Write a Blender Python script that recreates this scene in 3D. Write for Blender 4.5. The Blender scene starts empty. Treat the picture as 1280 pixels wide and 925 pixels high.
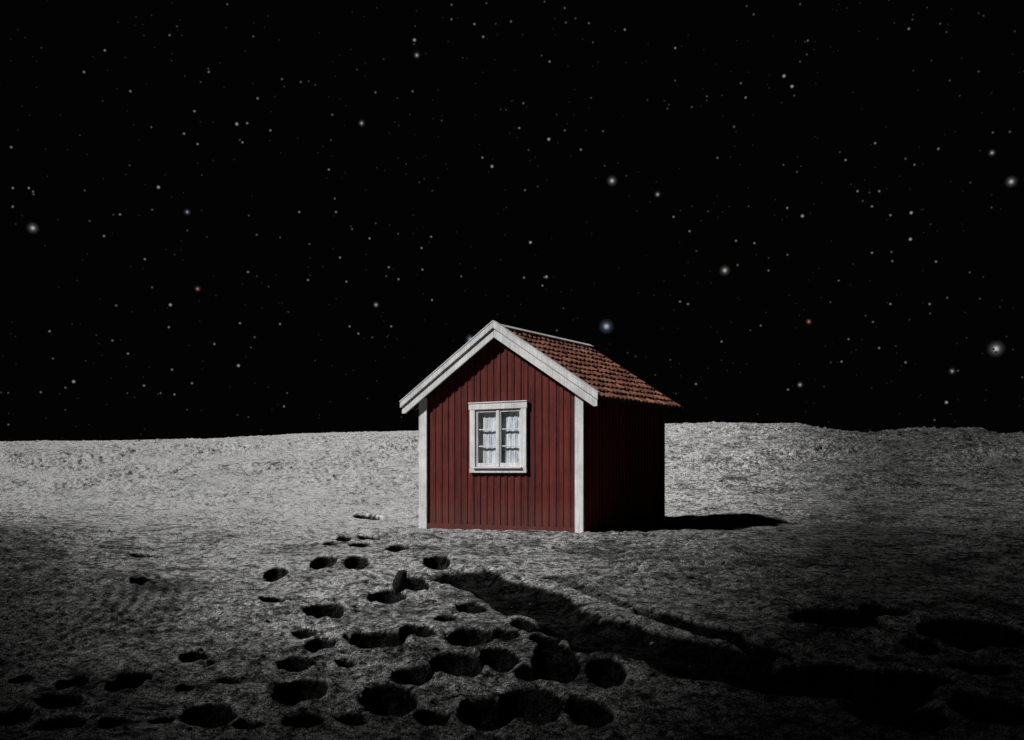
import bpy, bmesh, math, random
import numpy as np
from mathutils import Vector, Matrix
random.seed(7)
scene = bpy.context.scene
scene.view_settings.view_transform = 'Standard'
scene.view_settings.look = 'None'
scene.view_settings.exposure = 0

# ------------------------------------------------------------------ helpers
F = 1280.0; EYE = 590.0     # focal length / eye level of the survey of the photo
def smooth(a, b, x):
    t = np.clip((x - a) / (b - a), 0, 1); return t * t * (3 - 2 * t)

def link(o, parent=None):
    scene.collection.objects.link(o)
    if parent: o.parent = parent
    return o

def mat_new(name):
    m = bpy.data.materials.new(name); m.use_nodes = True
    nt = m.node_tree; nt.nodes.clear()
    out = nt.nodes.new('ShaderNodeOutputMaterial')
    return m, nt, out

def N(nt, typ, **kw):
    n = nt.nodes.new(typ)
    for k, v in kw.items(): setattr(n, k, v)
    return n

def mathn(nt, op, a, b=None, c=None):
    n = nt.nodes.new('ShaderNodeMath'); n.operation = op
    for i, x in enumerate((a, b, c)):
        if x is None: continue
        if isinstance(x, (int, float)): n.inputs[i].default_value = x
        else: nt.links.new(x, n.inputs[i])
    return n.outputs[0]

def ramp(nt, fac, stops):
    r = nt.nodes.new('ShaderNodeValToRGB')
    el = r.color_ramp.elements
    while len(el) < len(stops): el.new(0.5)
    for e, (p, c) in zip(el, stops):
        e.position = p
        e.color = (c, c, c, 1) if isinstance(c, (int, float)) else (*c, 1)
    nt.links.new(fac, r.inputs[0]); return r.outputs[0]

def mul(nt, a, b):
    m = nt.nodes.new('ShaderNodeMix'); m.data_type = 'RGBA'; m.blend_type = 'MULTIPLY'
    m.inputs[0].default_value = 1.0
    for s, i in ((a, 6), (b, 7)):
        if isinstance(s, tuple): m.inputs[i].default_value = (*s, 1)
        else: nt.links.new(s, m.inputs[i])
    return m.outputs[2]

def noise(nt, vec, scale, detail=4, rough=0.55):
    n = nt.nodes.new('ShaderNodeTexNoise')
    n.inputs['Scale'].default_value = scale
    n.inputs['Detail'].default_value = detail
    n.inputs['Roughness'].default_value = rough
    if vec is not None: nt.links.new(vec, n.inputs['Vector'])
    return n.outputs['Fac']

def mapping(nt, scale):
    tc = nt.nodes.new('ShaderNodeTexCoord'); mp = nt.nodes.new('ShaderNodeMapping')
    mp.inputs['Scale'].default_value = scale
    nt.links.new(tc.outputs['Object'], mp.inputs['Vector']); return mp.outputs[0]

# ------------------------------------------------------------------ 2D perlin
def perlin(x, y, seed):
    r = np.random.default_rng(seed); P = r.permutation(1024)
    ang = r.random(1024) * 2 * np.pi; gx = np.cos(ang); gy = np.sin(ang)
    xi = np.floor(x).astype(np.int64); yi = np.floor(y).astype(np.int64)
    xf = x - xi; yf = y - yi
    u = xf ** 3 * (xf * (xf * 6 - 15) + 10); v = yf ** 3 * (yf * (yf * 6 - 15) + 10)
    def g(ix, iy, dx, dy):
        h = P[(P[ix & 1023] + iy) & 1023]; return gx[h] * dx + gy[h] * dy
    a = g(xi, yi, xf, yf); b = g(xi + 1, yi, xf - 1, yf)
    c = g(xi, yi + 1, xf, yf - 1); d = g(xi + 1, yi + 1, xf - 1, yf - 1)
    return (a + (b - a) * u) * (1 - v) + (c + (d - c) * u) * v

# ------------------------------------------------------------------ terrain
pY = np.array([-8, 5, 10, 14.3, 15.5, 17, 18.5, 20.5, 25, 32, 38, 42, 50, 70, 170], float)
pZ = np.array([-3.64, -2.0175, -1.3925, -.855, -.872, -.885, -.84, -.70, -.16, .72, 1.26, 1.40, 1.15, -.6, -14], float)
fineY = np.linspace(-8, 170, 7200)
fz = np.interp(fineY, pY, pZ)
k = np.exp(-np.linspace(-2, 2, 41) ** 2); k /= k.sum()
fz = np.convolve(np.pad(fz, 20, mode='edge'), k, mode='valid')
crX = np.array([-60, -21, -12.8, -7.9, -3.9, 2, 6.2, 9.5, 11.8, 13.4, 14.8, 16, 18.4, 21, 30, 70], float)
crZ = np.array([0.2, 1.19, 1.32, 1.55, 1.65, 1.78, 1.92, 1.98, 1.93, 1.60, 1.53, 1.64, 1.68, 1.42, .8, -2], float)
def base(X, Y):
    z = np.interp(Y, fineY, fz)
    w = smooth(19, 42, Y)
    sx = X * 42 / np.maximum(Y, 20)
    return z + w * (np.interp(sx, crX, crZ) - 1.38)

vY = np.linspace(5.2, 30, 3000)
vv = EYE + F * (-np.interp(vY, fineY, fz)) / vY
def ground_at(px, py):
    """survey helper: bearing + depression -> spot on the smooth ground"""
    Y = float(np.interp(-py, -vv, vY)); return (px - 640) / F * Y, Y

prints = [ (345,715,30,14),(340,747,32,14),(405,704,32,15),(447,705,32,15),(415,679,20,7),(450,680,26,9),
 (462,670,26,7),(498,686,30,11),(547,706,34,17),(520,729,34,15),(484,745,48,20),(405,765,50,22),(381,790,32,12),
 (402,805,40,16),(433,828,28,10),(372,833,48,22),(376,875,66,36),(472,805,72,26),(522,796,46,18),(559,777,32,12),
 (590,760,38,18),(589,805,60,26),(630,802,40,14),(658,790,38,20),(683,812,40,18),(570,842,66,32),(624,835,50,28),
 (516,853,54,26),(487,885,70,38),(664,853,36,20),(695,843,60,46),(731,823,36,16),(757,855,50,36),(610,903,74,40),
 (664,893,80,48),(380,912,50,22),(261,905,70,36),(163,854,50,30),(92,852,36,20),(76,883,56,24),(78,914,60,20),
 (245,815,38,16),(178,726,28,12),(184,692,40,6),(232,864,26,12),(288,855,30,12),(145,915,40,18),(460,647,34,7),
 (1042,775,104,26),(1105,768,60,14),(1150,807,40,16),(1110,825,50,14),(1150,852,80,24),(1225,838,60,22),
 (1215,795,130,36),(1060,848,90,26),(1120,900,120,36),(1240,895,100,40),
 (18,902,46,22),(205,912,36,14),(312,918,40,16),(440,908,40,18),(28,848,26,12),(540,905,44,20),(735,905,60,30),
 (430,672,18,6),(478,662,22,6)]
trenches = [ (592,720,704,768,26,.12),(690,722,812,766,8,.06),(812,768,970,820,16,.10),(720,788,895,832,46,.15),
 (880,845,1110,862,42,.14),(930,800,1010,812,8,.04),(505,760,455,772,22,.03),(1010,770,1090,780,12,.06)]
RIP = ground_at(12, 768)

def terrain(X, Y):
    z = base(X, Y)
    flat = 1 - smooth(1.2, 3.2, np.hypot((X - .6) / 1.35, Y - 16.0)) * 1.0
    amp = 1 - flat * .93
    n1 = perlin(X / 5.2 + 3, Y / 5.2, 1); n2 = perlin(X / 1.9, Y / 1.9 + 7, 2); n3 = perlin(X / .75, Y / .75, 3)
    crest = smooth(33, 39, Y) * smooth(13, 11, X)
    z = z + amp * (1 - .6 * crest) * (.10 * n1 + .075 * n2 + .050 * n3)
    far = smooth(18, 30, Y) * (1 - .75 * crest)
    z = z + far * (.10 * perlin(X / 2.3, Y / 2.3, 21) + .12 * perlin(X / .9, Y / 1.1, 23) + .25 * np.maximum(0, perlin(X / 1.4, Y / .9, 22)) * smooth(12, 15, X))
    disturbed_shade = np.zeros_like(X)  # disturbed soil in prints and trenches, with shade painted into its colour
    wx = X + .014 * perlin(X / .20, Y / .20, 14) + .008 * perlin(X / .07, Y / .07, 15)
    wy = Y + .022 * perlin(X / .20 + 9, Y / .20, 16) + .010 * perlin(X / .07, Y / .07, 17)
    for i, (px, py, w, h) in enumerate(prints):
        cx, cy = ground_at(px, py - h * .12)
        a = w / F * cy / 2 * 1.04; b = h * cy * cy / 3382 / 2
        b = min(b, 1.1 * a + .32) * 1.05
        m = (np.abs(X - cx) < (a + b) * 2) & (np.abs(Y - cy) < (a + b) * 2)
        if not m.any(): continue
        dx = wx[m] - cx; dy = wy[m] - cy
        sh = .12 + .16 * math.sin(i * 2.3)
        dx = dx + sh * dy * (a / b)
        d = np.hypot(dx / a, dy / b)
        dep = min(.17, .74 * a) * (.85 + .3 * ((i * 37 % 10) / 10))
        z[m] += -dep * (1 - smooth(.70, 1.02, d)) + .12 * dep * np.exp(-((d - 1.20) / .18) ** 2)
        disturbed_shade[m] = np.maximum(disturbed_shade[m], 1 - smooth(.94, 1.05, d))
    for (x1, y1, x2, y2, h, dep) in trenches:
        ax, ay = ground_at(x1, y1); bx, by = ground_at(x2, y2)
        r = h * ((ay + by) / 2) ** 2 / 3382 / 2 * .95
        L2 = (bx - ax) ** 2 + (by - ay) ** 2
        t = np.clip(((X - ax) * (bx - ax) + (Y - ay) * (by - ay)) / L2, 0, 1)
        dd = np.hypot(wx - ax - t * (bx - ax), wy - ay - t * (by - ay))
        d = dd / r + .40 * perlin(X / .7, Y / .7, 31) + .10 * perlin(X / .2, Y / .2, 32)
        z = z - dep * (1 - smooth(.45, 1.05, d)) + .15 * dep * np.exp(-((d - 1.2) / .2) ** 2)
        disturbed_shade = np.maximum(disturbed_shade, min(1, dep * 14) * (1 - smooth(.84, 1.06, d)))
    n4 = perlin(X / .30, Y / .30, 4); n5 = perlin(X / .14, Y / .14, 5); n6 = perlin(X / .07, Y / .07, 6)
    rough = .45 + 1.1 * smooth(-.3, .4, perlin(X / 2.8, Y / 2.8, 9))
    rough = rough * (1 - .75 * disturbed_shade)
    z = z + rough * (1 + far * 2.2) * (.026 * n4 + .020 * n5 + .012 * n6)
    cell = perlin(X / .22 + 40, Y / .22, 12)
    z = z - .045 * smooth(.36, .60, cell) * rough
    cell = perlin(X / .11 + 40, Y / .11, 13)
    z = z - .022 * smooth(.34, .58, cell) * rough
    rr = np.hypot((X - RIP[0]) * .95, (Y - RIP[1]) * .55) + .05 * perlin(X / .8, Y / .8, 51)
    z = z + .012 * np.sin(rr * 2 * np.pi / .12) * smooth(1.9, .9, rr) * smooth(.0, .15, rr)
    # soft wind-row like ripples of dust left of the track
    rp = perlin(X / 1.6, Y / 1.6, 52)
    z = z + .010 * np.sin((Y * .75 + X * .35 + .5 * rp) * 2 * np.pi / .21) * smooth(.0, .35, perlin(X / 2.2, Y / 2.2, 53)) * (1 - disturbed_shade) * smooth(-.5, -2.5, X)
    return z, disturbed_shade

def light_falloff_albedo(X, Y):  # light falloff painted into soil colour: darker towards foreground and both sides
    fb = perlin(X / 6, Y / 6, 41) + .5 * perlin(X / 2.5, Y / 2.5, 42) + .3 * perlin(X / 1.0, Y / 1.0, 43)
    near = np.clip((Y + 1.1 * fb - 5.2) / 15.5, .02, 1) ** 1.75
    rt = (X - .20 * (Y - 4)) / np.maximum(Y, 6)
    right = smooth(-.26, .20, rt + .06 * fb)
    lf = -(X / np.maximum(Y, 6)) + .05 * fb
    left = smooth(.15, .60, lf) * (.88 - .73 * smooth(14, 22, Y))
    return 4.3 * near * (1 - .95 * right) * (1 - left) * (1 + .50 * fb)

def seg(a, b, n): return np.linspace(a, b, n, endpoint=False)
t = np.concatenate([-np.geomspace(3.2, .47, 50, endpoint=False), seg(-.46, .46, 1150), np.geomspace(.46, 3.2, 50)])
Ys = np.concatenate([seg(-5, 5.6, 70), np.geomspace(5.6, 47, 1250, endpoint=False), np.geomspace(47, 160, 60)])
TT, YY = np.meshgrid(t, Ys); XX = (YY + 6) * TT
nr, nc = XX.shape
X = XX.ravel(); Y = YY.ravel()
Z, dist = terrain(X, Y)
alb = light_falloff_albedo(X, Y)
me = bpy.data.meshes.new('lunar_ground')
me.vertices.add(nr * nc)
me.vertices.foreach_set('co', np.stack([X, Y, Z], 1).astype(np.float32).ravel())
idx = np.arange(nr * nc, dtype=np.int32).reshape(nr, nc)
q = np.stack([idx[:-1, :-1], idx[:-1, 1:], idx[1:, 1:], idx[1:, :-1]], -1).reshape(-1)
nf = (nr - 1) * (nc - 1)
me.loops.add(nf * 4); me.loops.foreach_set('vertex_index', q)
me.polygons.add(nf); me.polygons.foreach_set('loop_start', np.arange(0, nf * 4, 4, dtype=np.int32))
me.update(calc_edges=True)
me.polygons.foreach_set('use_smooth', np.ones(nf, bool))
for nm, arr in (('light_falloff_albedo', alb), ('disturbed_shade', dist)):
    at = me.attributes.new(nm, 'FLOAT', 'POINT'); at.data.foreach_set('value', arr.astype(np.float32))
ground = link(bpy.data.objects.new('ground', me))

m, nt, out = mat_new('regolith')
co = mapping(nt, (1, 1, 1))
a = N(nt, 'ShaderNodeAttribute', attribute_name='light_falloff_albedo'); dn = N(nt, 'ShaderNodeAttribute', attribute_name='disturbed_shade')
c1 = ramp(nt, noise(nt, co, 1.1, 7, .78), [(.38, .30), (.50, .90), (.60, 1.0)])
c4 = ramp(nt, noise(nt, mapping(nt, (.7, 1.2, 1)), 4.5, 4, .8), [(.40, .30), (.50, .85), (.58, 1.0)])
c2 = ramp(nt, noise(nt, co, 13, 5, .75), [(.40, .12), (.50, .62), (.60, 1.0)])
c3 = ramp(nt, noise(nt, co, 55, 3, .75), [(.39, .12), (.50, .52), (.62, 1.0)])
col = mul(nt, mul(nt, mul(nt, c1, c2), c3), c4)
val = mathn(nt, 'MULTIPLY', mathn(nt, 'MULTIPLY', a.outputs['Fac'], 1.9), mathn(nt, 'SUBTRACT', 1.0, mathn(nt, 'MULTIPLY', dn.outputs['Fac'], .975)))  # near-black hollows: darker turned soil plus painted shadow
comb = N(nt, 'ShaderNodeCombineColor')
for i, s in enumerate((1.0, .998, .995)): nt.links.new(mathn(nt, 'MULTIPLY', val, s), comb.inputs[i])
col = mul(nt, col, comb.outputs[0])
cl = N(nt, 'ShaderNodeMix', data_type='RGBA', blend_type='DARKEN'); cl.inputs[0].default_value = 1
nt.links.new(col, cl.inputs[6]); cl.inputs[7].default_value = (.92, .92, .92, 1)
b = N(nt, 'ShaderNodeBsdfDiffuse'); b.inputs['Roughness'].default_value = 1
nt.links.new(cl.outputs[2], b.inputs[0])
h = mathn(nt, 'ADD', mathn(nt, 'MULTIPLY', noise(nt, co, 20, 5, .75), 1.0), mathn(nt, 'MULTIPLY', noise(nt, co, 80, 2, .7), .35))
bp = N(nt, 'ShaderNodeBump'); bp.inputs['Distance'].default_value = .10
nt.links.new(mathn(nt, 'SUBTRACT', 1.0, mathn(nt, 'MULTIPLY', dn.outputs['Fac'], .6)), bp.inputs['Strength'])
nt.links.new(h, bp.inputs['Height']); nt.links.new(bp.outputs[0], b.inputs['Normal'])
nt.links.new(b.outputs[0], out.inputs[0]); ground.data.materials.append(m); MREG = m

def gz(x, y):
    z, _ = terrain(np.array([x], float), np.array([y], float)); return float(z[0])

# ------------------------------------------------------------------ rocks
mr, nt, out = mat_new('moon_rock')
co = mapping(nt, (1, 1, 1))
col = ramp(nt, noise(nt, co, 14, 8, .7), [(.3, .005), (.7, .03)])
b = N(nt, 'ShaderNodeBsdfPrincipled'); b.inputs['Roughness'].default_value = .95; b.inputs['Specular IOR Level'].default_value = .05
nt.links.new(col, b.inputs['Base Color'])
bp = N(nt, 'ShaderNodeBump'); bp.inputs['Distance'].default_value = .03
nt.links.new(noise(nt, co, 25, 8, .7), bp.inputs['Height']); nt.links.new(bp.outputs[0], b.inputs['Normal'])
nt.links.new(b.outputs[0], out.inputs[0])

def rock_into(bm, pos, size, seed, sub=3, squash=(1, 1, .7)):
    r = random.Random(seed)
    res = bmesh.ops.create_icosphere(bm, subdivisions=sub, radius=1)
    planes = [(Vector((r.gauss(0, 1), r.gauss(0, 1), r.gauss(0, 1))).normalized(), r.uniform(.5, .85)) for _ in range(9)]
    rot = Matrix.Rotation(r.uniform(0, 6.28), 3, 'Z')
    for v in res['verts']:
        c = v.co.copy()
        for n, d in planes:
            k2 = c.dot(n)
            if k2 > d: c -= n * (k2 - d) * .9
        c = Vector((c.x * squash[0], c.y * squash[1], c.z * squash[2]))
        v.co = Vector(pos) + rot @ (c * size)

bm = bmesh.new()
rx, ry = ground_at(501, 733)
rock_into(bm, (0, 0, .02), .15, 5, 3, (.62, .55, 1.05))
rock_into(bm, (.07, .02, -.08), .12, 6, 3, (1.1, .8, .6))
me = bpy.data.meshes.new('rock'); bm.to_mesh(me); bm.free(); me.materials.append(mr)
o = link(bpy.data.objects.new('rock', me)); o.location = (rx, ry, float(base(np.array([rx]), np.array([ry]))[0]) + .06); o.rotation_euler = (0, .35, 0)

bm = bmesh.new()
for i in range(620):
    yy = 6.5 * math.exp(random.random() * 1.75); xx = random.uniform(-.55, .55) * yy
    if abs(xx - .6) < 2.6 and 14 < yy < 18.2: continue
    s = random.choice([.008, .012, .015, .02, .03])
    rock_into(bm, (xx, yy, gz(xx, yy) + s * .2), s * (yy / 9) ** .5, i, 1)
for i in range(22):
    yy = random.uniform(30, 41); xx = random.uniform(.34, .52) * yy
    s = random.choice([.06, .09, .13])
    rock_into(bm, (xx, yy, gz(xx, yy) + s * .1), s, i + 900, 2, (1.5, 1, .6))
me = bpy.data.meshes.new('stones'); bm.to_mesh(me); bm.free()
ma = me.attributes.new('light_falloff_albedo', 'FLOAT', 'POINT')
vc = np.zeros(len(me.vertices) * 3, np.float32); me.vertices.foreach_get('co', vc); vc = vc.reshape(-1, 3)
ma.data.foreach_set('value', (light_falloff_albedo(vc[:, 0].astype(float), vc[:, 1].astype(float)) * .7).astype(np.float32))  # stones take the same painted light falloff as the soil
me.materials.append(MREG); link(bpy.data.objects.new('stones', me))

# ------------------------------------------------------------------ cabin
TH = math.radians(32); Wd = 2.855; hw = Wd / 2; D = 2.772
C0 = Vector((1.0195, 14.5)); mid = C0 + (Wd / 2) * Vector((-math.cos(TH), math.sin(TH)))
cabin = bpy.data.objects.new('wooden_cabin', None); link(cabin)
cabin.location = (mid.x, mid.y, -.85); cabin.rotation_euler = (0, 0, -TH)
SL = .65; PITCH = math.atan(SL); APEX = 3.03

def paint_mat(name, base_c, dark_c, grain_scale=(30, 30, 1.2), worn=None, wornpos=.72, bump=.006, tint=True, splash=False):
    m, nt, out = mat_new(name); co = mapping(nt, grain_scale); co1 = mapping(nt, (1, 1, 1))
    g = noise(nt, co, 1.6, 7, .65)
    col = ramp(nt, g, [(.32, dark_c), (.60, base_c)])
    blot = ramp(nt, noise(nt, co1, 2.5, 6, .7), [(.3, .62), (.62, 1.0)])
    col = mul(nt, col, blot)
    if tint:
        at = N(nt, 'ShaderNodeAttribute', attribute_name='tint')
        col = mul(nt, col, ramp(nt, at.outputs['Fac'], [(0, .58), (1, 1.0)]))
    if worn:
        f = ramp(nt, noise(nt, co, 4.5, 8, .8), [(wornpos - .05, 0.0), (wornpos + .02, 1.0)])
        mx = N(nt, 'ShaderNodeMix', data_type='RGBA'); nt.links.new(f, mx.inputs[0]); nt.links.new(col, mx.inputs[6])
        mx.inputs[7].default_value = (*worn, 1); col = mx.outputs[2]
    if splash:   # dust settled on the foot of the boards
        sp = N(nt, 'ShaderNodeSeparateXYZ'); nt.links.new(co1, sp.inputs[0])
        zz = mathn(nt, 'SUBTRACT', sp.outputs[2], mathn(nt, 'MULTIPLY', noise(nt, co, 2.0, 5, .7), .55))
        f = ramp(nt, zz, [(0.0, .25), (.02, .18), (.16, 0.0)])
        mx = N(nt, 'ShaderNodeMix', data_type='RGBA'); nt.links.new(f, mx.inputs[0]); nt.links.new(col, mx.inputs[6])
        mx.inputs[7].default_value = (.10, .05, .042, 1); col = mx.outputs[2]
    b = N(nt, 'ShaderNodeBsdfPrincipled'); b.inputs['Roughness'].default_value = .8; b.inputs['Specular IOR Level'].default_value = .2
    nt.links.new(col, b.inputs['Base Color'])
    bp = N(nt, 'ShaderNodeBump'); bp.inputs['Strength'].default_value = .8; bp.inputs['Distance'].default_value = bump
    nt.links.new(noise(nt, co, 3, 8, .75), bp.inputs['Height']); nt.links.new(bp.outputs[0], b.inputs['Normal'])
    nt.links.new(b.outputs[0], out.inputs[0]); return m
RED = paint_mat('falu_red_paint', (.165, .0255, .020), (.055, .0105, .008), worn=(.17, .07, .055), wornpos=.64, splash=True)
REDS = paint_mat('falu_red_paint_shade_lift', (.28, .030, .024), (.18, .020, .016))  # same red as the other walls, colour brightened to lift the shaded side
WHITE = paint_mat('white_paint', (.72, .72, .72), (.50, .50, .50), worn=(.28, .26, .24), wornpos=.72, bump=.003, tint=False)
DECK = paint_mat('roof_deck_wood', (.09, .05, .035), (.04, .025, .02), tint=False)

def obj_from_bm(bm, name, mat, bev=0.0, smoothit=False):
    bmesh.ops.recalc_face_normals(bm, faces=bm.faces[:])
    me = bpy.data.meshes.new(name); bm.to_mesh(me); bm.free(); me.materials.append(mat)
    o = link(bpy.data.objects.new(name, me), cabin)
    if bev:
        md = o.modifiers.new('bevel', 'BEVEL'); md.width = bev; md.segments = 2; md.limit_method = 'ANGLE'
    if smoothit:
        for p in me.polygons: p.use_smooth = True
    return o

def prism(bm, pts, y0, y1, T=None, tint=None):
    """polygon pts in xz, extruded y0..y1, T maps (x,y,z)->Vector"""
    T = T or (lambda x, y, z: Vector((x, y, z)))
    L = None
    if tint is not None: L = bm.verts.layers.float.get('tint') or bm.verts.layers.float.new('tint')
    A = [bm.verts.new(T(x, y0, z)) for x, z in pts]; B = [bm.verts.new(T(x, y1, z)) for x, z in pts]
    bm.faces.new(A); bm.faces.new(B[::-1]); n = len(pts)
    for i in range(n): bm.faces.new([A[i], B[i], B[(i + 1) % n], A[(i + 1) % n]][::-1])
    if L is not None:
        for v in A + B: v[L] = tint
def boxm(bm, x0, x1, y0, y1, z0, z1, T=None, tint=None):
    prism(bm, [(x0, z0), (x1, z0), (x1, z1), (x0, z1)], y0, y1, T, tint)

HX, HZ0, HZ1 = .43, .90, 1.82      # window opening
ZB = -.30
gt = lambda x: APEX - .13 - SL * abs(x)
def board_wall(name, x0, x1, top, T, hole=False, pitch=.119, mat=None):
    bm = bmesh.new(); bm.verts.layers.float.new('tint')
    n = int(round((x1 - x0) / pitch)); n += n % 2; p = (x1 - x0) / n
    for i in range(n):
        a0 = x0 + i * p + .0015; a1 = x0 + (i + 1) * p - .0015
        tn = random.random(); dy = random.uniform(0, .003)
        cuts = [(a0, a1, ZB, None)]
        if hole and a1 > -HX and a0 < HX:
            cuts = []
            for b0, b1 in ((a0, min(a1, -HX)), (max(a0, HX), a1)):
                if b1 > b0 + .002: cuts.append((b0, b1, ZB, None))
            c0, c1 = max(a0, -HX), min(a1, HX)
            cuts += [(c0, c1, ZB, HZ0), (c0, c1, HZ1, None)]
        for b0, b1, zl, zh in cuts:
            t0 = top(b0) if zh is None else zh; t1 = top(b1) if zh is None else zh
            prism(bm, [(b0, zl), (b1, zl), (b1, t1), (b0, t0)], 0 + dy, .035, T, tn)
    for i in range(1, n):
        c = x0 + i * p; w = .024
        tn = random.random()
        if hole and abs(c) < .49:
            parts = [(ZB, .835), (1.905, None)]
        else: parts = [(ZB, None)]
        for zl, zh in parts:
            t0 = top(c - w) if zh is None else zh; t1 = top(c + w) if zh is None else zh
            prism(bm, [(c - w, zl), (c + w, zl), (c + w, t1), (c - w, t0)], -.009, -.0005, T, tn)
    return obj_from_bm(bm, name, mat or RED, .003)

board_wall('front_wall', -hw, hw, gt, lambda x, y, z: Vector((x, y, z)), True)
board_wall('back_wall', -hw, hw, gt, lambda x, y, z: Vector((x, D - y, z)))
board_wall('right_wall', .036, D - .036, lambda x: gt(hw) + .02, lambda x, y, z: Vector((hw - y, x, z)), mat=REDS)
board_wall('left_wall', .036, D - .036, lambda x: gt(hw) + .02, lambda x, y, z: Vector((-hw + y, x, z)))

bm = bmesh.new()
boxm(bm, hw - .125, hw + .012, -.045, -.0185, ZB, gt(hw) + .03)
boxm(bm, -hw - .012, -hw + .115, -.045, -.0185, ZB, gt(hw) + .03)
boxm(bm, -hw - .036, -hw - .0125, -.045, .09, ZB, gt(hw))
obj_from_bm(bm, 'corner_boards', WHITE, .003)
bm = bmesh.new()
boxm(bm, hw + .0005, hw + .022, -.018, .075, ZB, gt(hw), tint=.2)
boxm(bm, hw + .0005, hw + .022, D - .09, D + .02, ZB, gt(hw), tint=.3)
boxm(bm, -hw + .118, hw - .128, -.036, -.0185, ZB, .055, tint=.6)
obj_from_bm(bm, 'sill_boards', RED, .003)

# roof: pantiles
def roof_side(sgn):
    c_len = .185; tw = .150; y0 = -.11; y1 = D + .12; Ls = 1.69 / math.cos(PITCH)
    ncx = int(math.ceil((y1 - y0) / tw)); ncs = int(math.ceil(Ls / c_len)); tw = (y1 - y0) / ncx; c_len = Ls / ncs
    verts = []; faces = []; tints = []
    r = random.Random(3 + sgn)
    U = 10; S = 5
    for j in range(ncs):
        for i in range(ncx):
            tn = r.random(); ro = r.uniform(-.005, .007); rs = r.uniform(-.014, .014); tilt = r.uniform(-.005, .005)
            b0 = len(verts)
            for sj in range(S + 1):
                for ui in range(U + 1):
                    u = ui / U; s = sj / S
                    prof = .022 * (max(0, math.sin((u) * math.pi * 2)) ** .8) - .010 * max(0, math.sin((u - .5) * math.pi * 2))
                    hgt = .012 + prof + .026 * s + ro + tilt * (u - .5) * 2
                    ss = (j + s * 1.10) * c_len + rs * (s > .99)
                    yy = y0 + (i + u) * tw
                    x = ss * math.cos(PITCH) + hgt * math.sin(PITCH)
                    zz = APEX - .045 - ss * math.sin(PITCH) + hgt * math.cos(PITCH)
                    verts.append((sgn * x, yy, zz)); tints.append(tn)
            for ui in range(U + 1):
                v = verts[b0 + S * (U + 1) + ui]
                verts.append((v[0] - sgn * .018 * math.sin(PITCH), v[1], v[2] - .018 * math.cos(PITCH))); tints.append(tn)
            for sj in range(S + 1):
                for ui in range(U):
                    a0 = b0 + sj * (U + 1) + ui
                    f = (a0, a0 + 1, a0 + U + 2, a0 + U + 1)
                    faces.append(f if sgn < 0 else f[::-1])
    me = bpy.data.meshes.new('roof_tiles'); me.from_pydata(verts, [], faces)
    at = me.attributes.new('tint', 'FLOAT', 'POINT'); at.data.foreach_set('value', np.array(tints, np.float32))
    return me
m, nt, out = mat_new('clay_tile')
co = mapping(nt, (1, 1, 1)); at = N(nt, 'ShaderNodeAttribute', attribute_name='tint')
col = ramp(nt, at.outputs['Fac'], [(0, (.17, .067, .045)), (.5, (.25, .100, .066)), (1, (.34, .158, .108))])
col = mul(nt, col, ramp(nt, noise(nt, co, 5, 8, .75), [(.36, .45), (.60, 1.0)]))
f = ramp(nt, noise(nt, co, 22, 8, .8), [(.52, 0.0), (.66, .85)])
mx = N(nt, 'ShaderNodeMix', data_type='RGBA'); nt.links.new(f, mx.inputs[0]); nt.links.new(col, mx.inputs[6]); mx.inputs[7].default_value = (.040, .030, .022, 1)
b = N(nt, 'ShaderNodeBsdfPrincipled'); b.inputs['Roughness'].default_value = .9; b.inputs['Specular IOR Level'].default_value = .15
nt.links.new(mx.outputs[2], b.inputs['Base Color'])
bp = N(nt, 'ShaderNodeBump'); bp.inputs['Distance'].default_value = .012
nt.links.new(noise(nt, co, 45, 6, .7), bp.inputs['Height']); nt.links.new(bp.outputs[0], b.inputs['Normal'])
nt.links.new(b.outputs[0], out.inputs[0]); CLAY = m
for s, nm in ((1, 'right_roof_tiles'), (-1, 'left_roof_tiles')):
    me = roof_side(s); me.name = nm; me.materials.append(CLAY)
    for p in me.polygons: p.use_smooth = True
    link(bpy.data.objects.new(nm, me), cabin)

bm = bmesh.new()
prism(bm, [(0, APEX - .055), (1.655, APEX - .055 - SL * 1.655), (1.655, APEX - .10 - SL * 1.655), (0, APEX - .10)], -.09, D + .10)
prism(bm, [(0, APEX - .055), (0, APEX - .10), (-1.655, APEX - .10 - SL * 1.655), (-1.655, APEX - .055 - SL * 1.655)], -.09, D + .10)
obj_from_bm(bm, 'roof_deck', DECK)

bm = bmesh.new()
for s in (1, -1):
    e = 1.715; t0 = APEX + .015
    prism(bm, [(0, t0), (s * e, t0 - SL * e), (s * e, t0 - SL * e - .165), (s * (e - .06), t0 - SL * (e - .06) - .205), (0, t0 - .205)][::s], -.150, -.122)
    t1 = t0 + .022
    prism(bm, [(s * .0005, t1), (s * (e + .02), t1 - SL * (e + .02)), (s * (e + .02), t1 - SL * (e + .02) - .088), (s * .0005, t1 - .088)][::s], -.176, -.1505)
obj_from_bm(bm, 'front_barge_boards', WHITE, .004)
bm = bmesh.new()
for s in (1, -1):   # flat cap on the rake
    t1 = APEX + .040; e = 1.74
    prism(bm, [(0.0005 * s, t1 + .02), (s * e, t1 + .02 - SL * e), (s * e, t1 - SL * e), (s * .0005, t1)][::s], -.182, -.095)
obj_from_bm(bm, 'rake_cap', WHITE, .003)
bm = bmesh.new()
for s in (1, -1):
    prism(bm, [(0, APEX + .0), (s * 1.70, APEX - SL * 1.70), (s * 1.70, APEX - .14 - SL * 1.70), (0, APEX - .14)][::s], D + .125, D + .15, tint=.3)
obj_from_bm(bm, 'back_barge_boards', RED, .003)
bm = bmesh.new()
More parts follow.
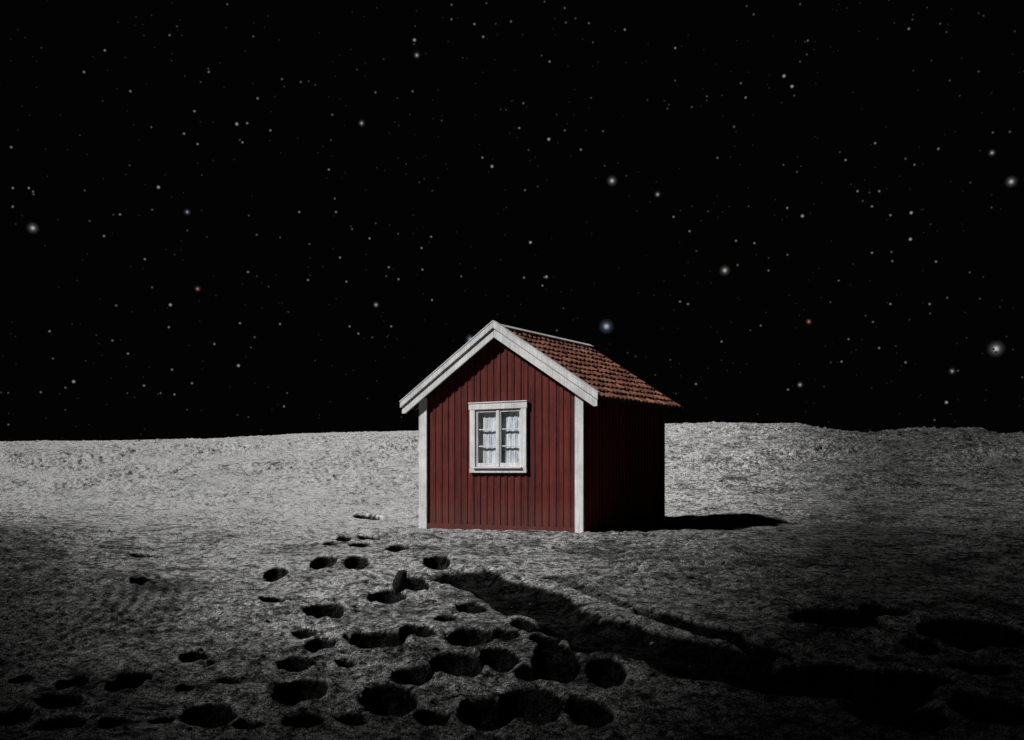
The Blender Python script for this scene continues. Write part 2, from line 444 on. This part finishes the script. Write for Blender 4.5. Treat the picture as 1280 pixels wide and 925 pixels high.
prism(bm, [(-.085, APEX - .016), (-.085, APEX - .024), (0, APEX + .022), (.085, APEX - .024), (.085, APEX - .016), (0, APEX + .030)], -.0945, D + .13)
obj_from_bm(bm, 'ridge_cap', WHITE, 0)
bm = bmesh.new(); bm.verts.layers.float.new('tint')
for i in range(7):
    y = .05 + i * (D - .1) / 6
    for s in (1, -1):
        prism(bm, [(s * 1.36, APEX - .105 - SL * 1.36), (s * 1.62, APEX - .105 - SL * 1.62), (s * 1.62, APEX - .16 - SL * 1.62), (s * 1.36, APEX - .19 - SL * 1.36)][::s], y - .025, y + .025, tint=.3)
obj_from_bm(bm, 'rafter_tails', RED, .002)

# window
bm = bmesh.new()
boxm(bm, -.50, -.405, -.050, -.0185, .905, 1.785); boxm(bm, .405, .50, -.050, -.0185, .905, 1.785)
boxm(bm, -.515, .515, -.056, -.0185, 1.787, 1.878)
boxm(bm, -.505, .505, -.052, -.0185, .838, .903)
boxm(bm, -.52, .52, -.066, -.0185, 1.880, 1.898)
obj_from_bm(bm, 'window_casing', WHITE, .004)
bm = bmesh.new()
boxm(bm, -.43, .43, -.085, .03, .9035, .925)
obj_from_bm(bm, 'window_sill', WHITE, .003)
bm = bmesh.new()
for s in (-1, 1):
    xi, xo = s * .005, s * .404
    a_, b_ = min(xi, xo), max(xi, xo); f = .036
    boxm(bm, a_, a_ + f, -.028, .012, .927, 1.784); boxm(bm, b_ - f, b_, -.028, .012, .927, 1.784)
    boxm(bm, a_ + f, b_ - f, -.0275, .0115, .927, .985); boxm(bm, a_ + f, b_ - f, -.0275, .0115, 1.744, 1.784)
    for kz in (1.236, 1.487):
        boxm(bm, a_ + f, b_ - f, -.012, .010, kz - .009, kz + .009)
obj_from_bm(bm, 'window_sashes', WHITE, .003)
bm = bmesh.new(); boxm(bm, -.022, .022, -.038, -.0285, .93, 1.78); obj_from_bm(bm, 'window_mullion', WHITE, .003)
m, nt, out = mat_new('window_glass')
tr = N(nt, 'ShaderNodeBsdfTransparent'); tr.inputs[0].default_value = (.95, .96, .97, 1)
gl = N(nt, 'ShaderNodeBsdfGlossy'); gl.inputs['Roughness'].default_value = .03
mx = N(nt, 'ShaderNodeMixShader'); mx.inputs[0].default_value = .05; nt.links.new(tr.outputs[0], mx.inputs[1]); nt.links.new(gl.outputs[0], mx.inputs[2])
nt.links.new(mx.outputs[0], out.inputs[0])
bm = bmesh.new()
vs = [bm.verts.new(p) for p in ((-.40, .004, .93), (.40, .004, .93), (.40, .004, 1.78), (-.40, .004, 1.78))]; bm.faces.new(vs)
obj_from_bm(bm, 'window_panes', m)
m, nt, out = mat_new('lace_curtain')
col = ramp(nt, noise(nt, mapping(nt, (5, 1, 1.6)), 2.6, 6, .7), [(.34, (.34, .37, .41)), (.60, (.74, .77, .80))])
df = N(nt, 'ShaderNodeBsdfDiffuse'); nt.links.new(col, df.inputs[0]); nt.links.new(df.outputs[0], out.inputs[0])
bm = bmesh.new()
for s in (-1, 1):
    cols = 80; rows = 24; g = []
    for j in range(rows + 1):
        tz = j / rows; row = []
        for i in range(cols + 1):
            u = i / cols
            inner = .002 + .03 * math.sin(min(1, (1 - tz) * 1.5) * 1.57) ** 2
            x = s * (inner + (.47 - inner) * u)
            y = .040 + .004 * math.sin(u * 30 + s + .6 * math.sin(tz * 4)) + .002 * math.sin(u * 67 + 2)
            row.append(bm.verts.new((x, y, .84 + tz * 1.0)))
        g.append(row)
    for j in range(rows):
        for i in range(cols): bm.faces.new([g[j][i], g[j][i + 1], g[j + 1][i + 1], g[j + 1][i]])
obj_from_bm(bm, 'curtains', m, 0, True)

# ------------------------------------------------------------------ stars (far celestial sphere)
R = 900.0
listed = [(41,285,'L',0),(452,154,'M',0),(518,50,'m',0),(521,69,'M',0),(234,265,'M',1),(247,361,'M',2),(470,381,'M',0),(437,408,'s',0),
(448,417,'s',0),(615,208,'m',0),(603,197,'s',0),(765,226,'L',0),(822,243,'M',0),(758,408,'X',1),(588,424,'L',1),(906,338,'L',0),(1011,402,'M',2),
(1245,436,'X',0),(1240,191,'M',0),(1264,227,'L',0),(1190,464,'M',0),(1183,503,'m',0),(1000,481,'M',0),(92,477,'m',0),(62,414,'s',0),(105,90,'s',0),
(198,234,'m',0),(213,381,'m',0),(211,409,'s',0),(296,155,'m',0),(303,178,'s',0),(309,154,'s',0),(338,163,'s',0),(322,123,'s',0),(181,324,'s',0),
(310,340,'s',0),(298,457,'m',0),(240,479,'s',0),(160,442,'s',0),(218,493,'s',0),(355,508,'s',0),(980,95,'m',0),(990,108,'m',0),(932,122,'s',0),
(1136,36,'s',0),(593,30,'s',0),(604,46,'s',0),(687,77,'s',0),(781,37,'s',0),(844,60,'s',0),(686,174,'m',0),(649,160,'s',0),(726,187,'s',0),
(663,303,'m',0),(683,346,'m',0),(678,357,'s',0),(655,347,'s',0),(486,334,'s',0),(498,349,'s',0),(539,296,'s',0),(527,310,'s',0),(528,337,'s',0),
(1113,269,'s',0),(1139,266,'m',0),(1090,258,'s',0),(1138,299,'m',0),(1090,316,'s',0),(1170,327,'s',0),(920,301,'s',0),(943,304,'s',0),
(862,289,'s',0),(842,271,'s',0),(984,260,'s',0),(1003,270,'m',0),(1057,200,'s',0),(1072,239,'s',0),(1099,239,'s',0),(1094,179,'s',0),
(1173,186,'s',0),(1162,380,'s',0),(1113,380,'s',0),(860,380,'s',0),(850,377,'s',0),(951,407,'s',2),(902,427,'s',0),(1099,435,'s',0),
(1132,453,'s',0),(1052,452,'s',0),(985,487,'s',0),(870,480,'s',0),(130,295,'s',0),(150,268,'s',0),(14,184,'s',0),(16,235,'s',0),(36,235,'s',0),
(163,114,'s',0),(131,63,'s',0),(243,139,'s',0),(230,167,'s',0),(247,180,'s',0),(411,212,'s',0),(374,265,'s',0),(420,265,'s',0),(462,298,'s',0),
(425,322,'s',0),(433,352,'s',0),(385,350,'s',0),(540,375,'s',0),(489,408,'s',0),(350,405,'s',0),(300,404,'s',0),(268,430,'s',0),(180,482,'s',0),(215,462,'s',0)]
hues = [(1, .97, .93), (.66, .80, 1), (1, .50, .42)]
cls = {'X': (10.5, .60), 'L': (7.5, .50), 'M': (4.8, .42), 'm': (2.4, .36), 's': (1.8, .22)}
V = []; Fc = []; C = []
def star(d, rad_px, bright, hue):
    d = Vector(d).normalized(); p = d * R
    side = d.cross(Vector((0, 0, 1)))
    if side.length < 1e-3: side = Vector((1, 0, 0))
    side.normalize(); up = side.cross(d).normalized()
    L = R / F
    big = rad_px > 3
    n = 14 if big else 8; b0 = len(V)
    V.append(p); C.append([bright * h for h in hue])
    rings = ((.20, .50), (.40, .10), (.68, .025), (1, 0)) if big else ((.45, .45), (1, 0))
    for rr, bb in rings:
        for kk in range(n):
            an = kk / n * 2 * math.pi
            V.append(p + (side * math.cos(an) + up * math.sin(an)) * rr * rad_px * L); C.append([bright * bb * h for h in hue])
    for kk in range(n): Fc.append((b0, b0 + 1 + kk, b0 + 1 + (kk + 1) % n))
    for r_ in range(len(rings) - 1):
        for kk in range(n):
            a0 = b0 + 1 + r_ * n
            Fc.append((a0 + kk, a0 + n + kk, a0 + n + (kk + 1) % n, a0 + (kk + 1) % n))
for px, py, c, hu in listed:
    rad, br = cls[c]
    star(((px - 640) / F, 1, (EYE - py) / F), rad, br, hues[hu])
rs = random.Random(5)
for i in range(14000):
    zz = rs.uniform(-.02, 1); an = rs.uniform(0, 2 * math.pi); q_ = math.sqrt(1 - zz * zz)
    mag = rs.random() ** 6
    hu = rs.choices([0, 1, 2], [8, 2, 1])[0]
    star((q_ * math.cos(an), q_ * math.sin(an), zz), 1.15 + .7 * mag, .020 + .17 * mag, hues[hu])
me = bpy.data.meshes.new('stars'); me.from_pydata([tuple(v) for v in V], [], Fc)
ca = me.attributes.new('glow', 'FLOAT_COLOR', 'POINT')
ca.data.foreach_set('color', np.array([[*c, 1] for c in C], np.float32).ravel())
m, nt, out = mat_new('starlight')
at = N(nt, 'ShaderNodeAttribute', attribute_name='glow'); em = N(nt, 'ShaderNodeEmission'); nt.links.new(at.outputs['Color'], em.inputs[0])
nt.links.new(em.outputs[0], out.inputs[0])
try: m.cycles.emission_sampling = 'NONE'
except Exception: pass
me.materials.append(m); link(bpy.data.objects.new('stars', me))

# ------------------------------------------------------------------ light & world
w = bpy.data.worlds.new('World'); scene.world = w; w.use_nodes = True
bg = w.node_tree.nodes['Background']; bg.inputs[0].default_value = (.95, .97, 1, 1); bg.inputs[1].default_value = .0009
EL = math.radians(42); AZ = math.radians(18)
Ldir = Vector((-math.cos(AZ) * math.cos(EL), -math.sin(AZ) * math.cos(EL), math.sin(EL)))
sd = bpy.data.lights.new('sun', 'SUN'); sd.energy = 5; sd.angle = math.radians(3.0); sd.color = (1, .99, .97)
so = link(bpy.data.objects.new('sun', sd)); so.rotation_euler = Ldir.to_track_quat('Z', 'Y').to_euler(); so.location = (-20, -5, 20)

cd = bpy.data.cameras.new('camera'); cam = link(bpy.data.objects.new('camera', cd))
cd.sensor_width = 36; cd.lens = 36; cd.shift_y = (EYE - 462.5) / F; cd.clip_end = 3000; cd.clip_start = .05
cam.location = (0, 0, 0); cam.rotation_euler = (math.pi / 2, 0, 0)
scene.camera = cam
